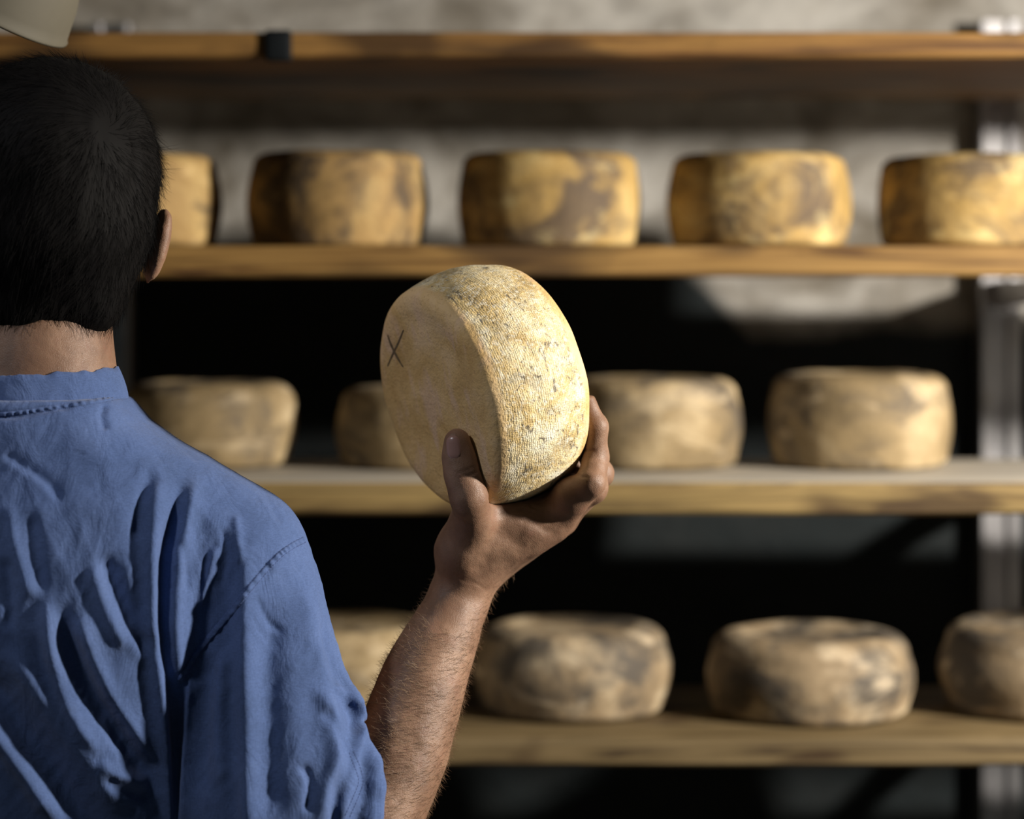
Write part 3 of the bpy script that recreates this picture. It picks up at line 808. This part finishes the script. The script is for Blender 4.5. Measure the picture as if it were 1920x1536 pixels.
FOLDS = [
 ([(310, 855), (288, 925), (279, 1010), (283, 1170), (300, 1316), (316, 1500), (320, 1640)], .0075, 17, .004),
 ([(372, 878), (350, 945), (330, 1045), (322, 1135), (320, 1215), (334, 1290)], .0065, 15, .003),
 ([(352, 895), (328, 965), (306, 1050), (302, 1150), (312, 1260), (326, 1400), (330, 1600)], -.0080, 13, 0),
 ([(288, 880), (268, 940), (258, 1020)], -.0035, 12, 0),
 ([(456, 1010), (456, 1170), (461, 1344), (467, 1540), (470, 1640)], .0080, 20, .004),
 ([(520, 1120), (505, 1230), (500, 1360), (505, 1560)], -.0070, 30, 0),
 ([(560, 1060), (590, 1200), (615, 1330), (630, 1500)], .0045, 22, 0),
 ([(400, 1215), (385, 1330), (380, 1500)], -.0045, 16, 0),
 ([(360, 1250), (352, 1380), (350, 1560)], .0045, 13, 0),
 ([(425, 1200), (415, 1330), (420, 1500)], .0030, 12, 0),
 ([(103, 1120), (130, 1220), (171, 1304), (256, 1430), (300, 1500)], -.0085, 20, -.003),
 ([(137, 1140), (190, 1280), (262, 1395), (300, 1440)], .0065, 15, .003),
 ([(86, 1110), (96, 1230), (130, 1330), (200, 1430)], .0055, 14, .002),
 ([(-60, 1230), (0, 1316), (86, 1441), (154, 1545), (220, 1640)], -.0095, 24, -.004),
 ([(-40, 1330), (40, 1440), (110, 1540)], .0065, 18, 0),
 ([(0, 1200), (70, 1290), (150, 1400), (240, 1530)], .0065, 24, 0),
 ([(0, 848), (50, 880), (90, 908), (118, 950)], -.0018, 9, -.001),
 ([(188, 1030), (216, 1110), (252, 1180), (290, 1240)], -.0050, 16, -.002),
 ([(168, 1050), (195, 1140), (236, 1220)], .0035, 14, 0),
 ([(20, 940), (24, 1000), (40, 1060), (60, 1130)], .0030, 12, 0),
 ([(60, 960), (66, 1040), (84, 1120)], -.0028, 12, 0),
 ([(8, 1040), (20, 1110), (16, 1190)], -.0030, 12, 0),
 ([(404, 1020), (392, 1080), (372, 1140)], .0030, 8, 0),
 ([(416, 985), (424, 1040), (410, 1110)], -.0025, 8, 0),
 ([(440, 960), (446, 1010), (452, 1060)], .0022, 8, 0),
 ([(330, 1010), (345, 1060), (350, 1120)], -.0020, 9, 0),
 ([(300, 800), (330, 830), (362, 858), (372, 872)], -.0014, 5, -.0008),
 ([(196, 755), (192, 785), (200, 810)], -.0030, 7, 0),
 ([(-40, 782), (30, 779), (80, 768), (150, 758)], -.0040, 7, 0),
 ([(470, 900), (500, 930), (530, 985)], -.0015, 8, 0),
 ([(500, 1070), (540, 1040), (565, 1030)], .0018, 8, 0),
 ([(480, 1120), (500, 1160), (540, 1190)], -.0016, 7, 0),
 ([(240, 1040), (250, 1130), (262, 1250)], .0025, 14, 0),
 ([(180, 1420), (220, 1450), (290, 1470)], .0040, 12, 0),
 ([(190, 1455), (230, 1480), (285, 1500)], -.0022, 10, 0),
 # sleeve, bunched near the cuff
 ([(600, 1150), (618, 1250), (660, 1330), (668, 1400)], -.0040, 12, 0),
 ([(618, 1290), (640, 1300), (668, 1330)], .0040, 10, .002),
 ([(655, 1290), (680, 1350), (662, 1400), (640, 1470), (625, 1560)], .0060, 12, .003),
 ([(668, 1370), (650, 1440), (632, 1500), (620, 1600)], -.0060, 10, 0),
 ([(600, 1330), (625, 1370), (640, 1420)], -.0035, 9, 0),
 ([(580, 1280), (610, 1330), (630, 1400), (610, 1480), (600, 1560)], .0045, 13, 0),
 ([(560, 1430), (580, 1460), (575, 1530)], -.0030, 9, 0),
]
for fo in FOLDS: fold(*fo)
wr = np.zeros(len(v))
for i in range(len(v)):
    if px[i, 0] < -60 and px[i, 1] < 5000: continue
    p = v[i]
    a = mnoise.noise(Vector((p[0]*16+p[2]*5, p[1]*14, p[2]*6)))
    b = 1-abs(mnoise.noise(Vector((p[0]*34+p[2]*14, p[1]*30, p[2]*13))))*2
    c = 1-abs(mnoise.noise(Vector((p[0]*80-p[2]*45, p[1]*60, p[2]*40+7))))*2
    wr[i] = .0022*a+.0011*b+.00055*c
disp += wr*np.clip(1.2-np.abs(N[:, 2]), .3, 1)
v = v+N*disp[:, None]
shirt_tree = bvh(v, q)
shirt = kid('shirt', v, q, CLOTH)

# armhole seam: a raised felled band with puckers and two stitch lines
def ribbon(tree, pts, wpx, name, n, m, lift, pucker, mat, par, pf=1.0):
    c = spline(pts, n); vs, fs = [], []; last = None
    for i, (x, y) in enumerate(c):
        d = c[min(i+1, n-1)]-c[max(i-1, 0)]; d /= np.linalg.norm(d)+1e-9; nn = np.array([-d[1], d[0]])
        for j in range(m):
            b = j/(m-1)*2-1
            h, nr = cast(tree, x+nn[0]*wpx*b/2, y+nn[1]*wpx*b/2)
            if h is None or (last is not None and np.linalg.norm(h-last) > .03): h, nr = last, np.array([0, -1., 0])
            last = h
            if nr@(CAM-h) < 0: nr = -nr
            nr = nr*.5+(CAM-h)/np.linalg.norm(CAM-h)*.5
            prf_ = (1-abs(b)**6)*lift-(lift*.75)*math.exp(-((abs(b)-.72)/.12)**2)
            pk = pucker*math.sin(i*pf+1.5*mnoise.noise(Vector((i*.07, 0, 3))))*(1-b*b)*(.5+.5*mnoise.noise(Vector((i*.1, 5, 0)))+.3)
            vs.append(h+nr*(prf_+pk-(.0012 if abs(b) == 1 else 0)))
        if i:
            for j in range(m-1):
                a = (i-1)*m+j; fs.append((a, a+1, a+1+m, a+m))
    o = kid(name, vs, fs, mat, par); return o
SEAM = [(571, 1012), (545, 1026), (516, 1049), (467, 1105), (422, 1162), (374, 1220), (337, 1277)]
sb = ribbon(shirt_tree, SEAM, 15, 'sleeve_seam', 260, 11, .0016, .0007, CLOTH, shirt, .55)
def offset_line(pts, off, n=60):
    c = spline(pts, n); out = []
    for i in range(n):
        d = c[min(i+1, n-1)]-c[max(i-1, 0)]; d /= np.linalg.norm(d)+1e-9; out.append(c[i]+np.array([-d[1], d[0]])*off)
    return np.array(out)
def stitches(tree, line, step, length, wpx, name, par, lift=.0004, mat=THREAD):
    seg_ = np.linalg.norm(np.diff(line, axis=0), axis=1); cum = np.concatenate([[0], np.cumsum(seg_)])
    vs, fs = [], []; s = 0
    def at(u): return np.array([np.interp(u, cum, line[:, 0]), np.interp(u, cum, line[:, 1])])
    while s+length < cum[-1]:
        a, b = at(s), at(s+length); d = (b-a)/np.linalg.norm(b-a); nn = np.array([-d[1], d[0]])*wpx/2
        k = len(vs); good = True; cand = []
        for pnt, l in ((a-nn, 0), (a+nn, 0), (b+nn, 0), (b-nn, 0), ((a+b)/2-nn*.4, 1), ((a+b)/2+nn*.4, 1)):
            h, nr = cast(tree, *pnt)
            if h is None: good = False; break
            cand.append(h+(CAM-h)/np.linalg.norm(CAM-h)*(lift+l*.0003))
        if good:
            vs += cand; fs += [(k, k+4, k+5, k+1), (k+4, k+3, k+2, k+5)]
        s += step
    if vs: return kid(name, vs, fs, mat, par)
seam_tree = bvh(np.vstack([v, np.array([tuple(Vector(base)*0+x.co) for x in sb.data.vertices])]), list(map(tuple, q))+[tuple(i+len(v) for i in p.vertices) for p in sb.data.polygons])
for off in (5.4, -5.4): stitches(seam_tree, offset_line(SEAM, off), 5.6, 3.8, 1.2, 'seam_stitching', shirt)
HEM = [(664, 1408), (676, 1440), (682, 1466), (672, 1496), (655, 1535)]
for off in (0, 9): stitches(shirt_tree, offset_line(HEM, off), 6.4, 4.4, 1.4, 'hem_stitching', shirt)

# collar: a soft stand-up band around the neck with a wavy top edge
cv, cf = [], []; NA_, NH = 160, 9
ncx = P(60, 735, YB-.0)
def ring(t, k, off):
    """k 0..1 bottom to top of the band"""
    a = 2*math.pi*t
    back_ = -math.sin(a)
    rx = .0775-.0085*k+off; ry = .074-.008*k+off
    x = ncx[0]+rx*math.cos(a)-.002; y = YB+.012+ry*math.sin(a)
    drop = .030*max(0, math.sin(a))**1.0             # dips at the throat
    zb = P(0, 772, 1.86)[2]+.0105*abs(math.cos(a))**2.0-drop
    wav = .0022*mnoise.noise(Vector((math.cos(a)*4, math.sin(a)*4, 1)))+.0012*mnoise.noise(Vector((math.cos(a)*13, math.sin(a)*13, 1)))
    hgt = .0275-.006*abs(math.cos(a))**2+wav*1.5
    y += .0012*mnoise.noise(Vector((math.cos(a)*6, k*3, 7)))
    bl = .002*math.sin(math.pi*k)
    return (x+bl*math.cos(a), y+bl*math.sin(a), zb+hgt*(k*1.45-.45))
lay = [(0, k/(NH-1), 0.0) for k in range(NH)]+[(0, k/(NH-1), -.0028) for k in range(NH-1, -1, -1)]
for i in range(NA_):
    for (_, k, off) in lay: cv.append(ring(i/NA_, k, off))
m_ = len(lay)
for i in range(NA_):
    for j in range(m_):
        a = i*m_+j; b = i*m_+(j+1) % m_; i2 = (i+1) % NA_; c = i2*m_+(j+1) % m_; d = i2*m_+j
        cf.append((a, d, c, b))
collar = kid('collar', cv, cf, CLOTH, shirt); recalc(collar)
CS = [(-30, 779), (30, 775), (80, 768), (140, 759), (195, 749), (222, 742)]
ribbon(shirt_tree, CS, 11, 'collar_seam', 150, 9, .0016, .0007, CLOTH, shirt, .8)
collar['label'] = 'frayed stand-up collar band'

# trousers and shoes (below the picture)
TR = simple_mat('dark_trousers', (.03, .032, .04), .85, 0, .2, 60, .3, .3)
f5 = Field((SX-.24, 1.78, .05), (SX+.24, 2.12, 1.02), .006, .03)
f5.ell((SX, YB+.03, .93), (.165, .112, .10), .03)
for sx in (-1, 1):
    f5.chain([((SX+sx*.085, YB+.03, .86), .092), ((SX+sx*.10, YB+.03, .50), .072), ((SX+sx*.108, YB+.01, .32), .068), ((SX+sx*.11, YB+.015, .10), .06)], .02)
f5.cut(lambda X, Y, Z: (Z-.99)+0*X+0*Y)
tv, tq = f5.mesh(); tv = relax(tv, tq, 2); kid('trousers', tv, tq, TR)
SH = simple_mat('shoe_leather', (.03, .02, .015), .5, 0, .4, 60, .3)
for sx in (-1, 1):
    f6 = Field((SX+sx*.115-.08, 1.82, -.0), (SX+sx*.115+.08, 2.20, .16), .004, .02)
    f6.cap((SX+sx*.11, YB-.02, .048), (SX+sx*.125, YB+.17, .042), .046, .040, .02); f6.cap((SX+sx*.11, YB+.01, .06), (SX+sx*.11, YB+.015, .12), .044, .044, .02)
    f6.cut(lambda X, Y, Z: (.004-Z)+0*X+0*Y); f6.cut(lambda X, Y, Z: (Z-.135)+0*X+0*Y)
    a_, b_ = f6.mesh(); kid('shoe', relax(a_, b_, 2), b_, SH)

# ------------------------------------------------------------------ lamp shade at the upper left
SHM = simple_mat('cream_enamel', (.11, .098, .07), .7, 0, .4, 14, .18)
lc = P(-38, 0, 2.05)-.031*np.array([-.505, .16, -.848]); lamp_v, lamp_f = [], []
la = np.array([-.50, .16, -.84]); la /= np.linalg.norm(la)              # opening direction
lx = np.cross(la, [0, 1, 0]); lx /= np.linalg.norm(lx); ly = np.cross(la, lx)
lp = [(.012, -.075), (.030, -.072), (.052, -.055), (.066, -.030), (.0755, 0.0), (.0785, .018), (.0800, .026), (.0815, .028), (.0812, .030), (.0785, .029), (.0765, .019), (.0735, 0.0), (.064, -.030), (.050, -.053), (.029, -.070), (.012, -.073)]
for i in range(96):
    a = 2*math.pi*i/96
    for r, h in lp: lamp_v.append(lc+la*h+(lx*math.cos(a)+ly*math.sin(a))*r)
m_ = len(lp)
for i in range(96):
    for j in range(m_):
        i2 = (i+1) % 96; lamp_f.append((i*m_+j, i2*m_+j, i2*m_+(j+1) % m_, i*m_+(j+1) % m_))
lamp = bpy.data.objects.new('hanging_lamp', None); COL.objects.link(lamp); lamp.location = (lc[0], lc[1], Z1)
tag(lamp, 'unlit hanging lamp with a tilted cream shade above the man\'s head', 'lamp')
ls = mesh_obj('lamp_shade', lamp_v, lamp_f, SHM, lamp); recalc(ls)
def tube(name, pts, r, mat, par, n=10):
    pts = np.array(pts, float); vs, fs = [], []
    for i, p in enumerate(pts):
        d = pts[min(i+1, len(pts)-1)]-pts[max(i-1, 0)]; d /= np.linalg.norm(d)
        a = np.cross(d, [.3, .9, .1]); a /= np.linalg.norm(a); b = np.cross(d, a)
        for k in range(n): t = 2*math.pi*k/n; vs.append(p+r*(a*math.cos(t)+b*math.sin(t)))
    for i in range(len(pts)-1):
        for k in range(n): fs.append((i*n+k, i*n+(k+1) % n, (i+1)*n+(k+1) % n, (i+1)*n+k))
    fs.append(tuple(range(n-1, -1, -1))); fs.append(tuple((len(pts)-1)*n+k for k in range(n)))
    return mesh_obj(name, vs, fs, mat, par)
tp = lc-la*.072
tube('lamp_cord', spline([tp, tp-la*.05, tp+[-.03, 0, .12], (lc[0], lc[1], Z1-.01)], 30), .004, dkm, lamp)
tube('socket', [tp+la*.02, tp-la*.03], .017, dkm, lamp, 20)

# ------------------------------------------------------------------ light
def aim(o, target):
    o.rotation_euler = (Vector(tuple(target))-o.location).to_track_quat('-Z', 'Y').to_euler()
def spot(name, loc, target, power, color, cone, blend, radius):
    l = bpy.data.lights.new(name, 'SPOT'); l.energy = power; l.color = color; l.spot_size = math.radians(cone); l.spot_blend = blend; l.shadow_soft_size = radius
    o = bpy.data.objects.new(name, l); COL.objects.link(o); o.location = loc; aim(o, target); return o
def area(name, loc, target, power, color, sx, sy):
    l = bpy.data.lights.new(name, 'AREA'); l.energy = power; l.color = color; l.shape = 'RECTANGLE'; l.size = sx; l.size_y = sy
    o = bpy.data.objects.new(name, l); COL.objects.link(o); o.location = loc; aim(o, target); return o
area('key_lamp', (1.62, 1.68, CZ+.325), (.25, 2.6, CZ-.95), 86, (1.0, .93, .83), .12, .10)
spot('fill_spot', (-1.22, 1.02, 2.55), (-.04, 1.95, 1.38), 36, (.95, .95, 1.0), 42, .9, .08)  # added fill light for shirt and cheese, cone narrowed to spare the shelves
w = bpy.data.worlds.new('World'); SC.world = w; w.use_nodes = True
w.node_tree.nodes['Background'].inputs[0].default_value = (.26, .62, .80, 1)
w.node_tree.nodes['Background'].inputs[1].default_value = .050

# ------------------------------------------------------------------ camera
cd = bpy.data.cameras.new('Camera'); cam = bpy.data.objects.new('Camera', cd); COL.objects.link(cam)
cam.location = (0, 0, CZ); cam.rotation_euler = (math.pi/2, 0, 0)
cd.lens = 85; cd.sensor_width = 36; cd.sensor_fit = 'HORIZONTAL'; cd.shift_y = -(768-HY)/1920
cd.dof.use_dof = True; cd.dof.focus_distance = 1.93; cd.dof.aperture_fstop = 2.8
cd.clip_start = .05
SC.camera = cam
SC.view_settings.view_transform = 'Standard'; SC.view_settings.look = 'None'
SC.view_settings.gamma = 1; SC.view_settings.use_curve_mapping = False; SC.view_settings.exposure = 0
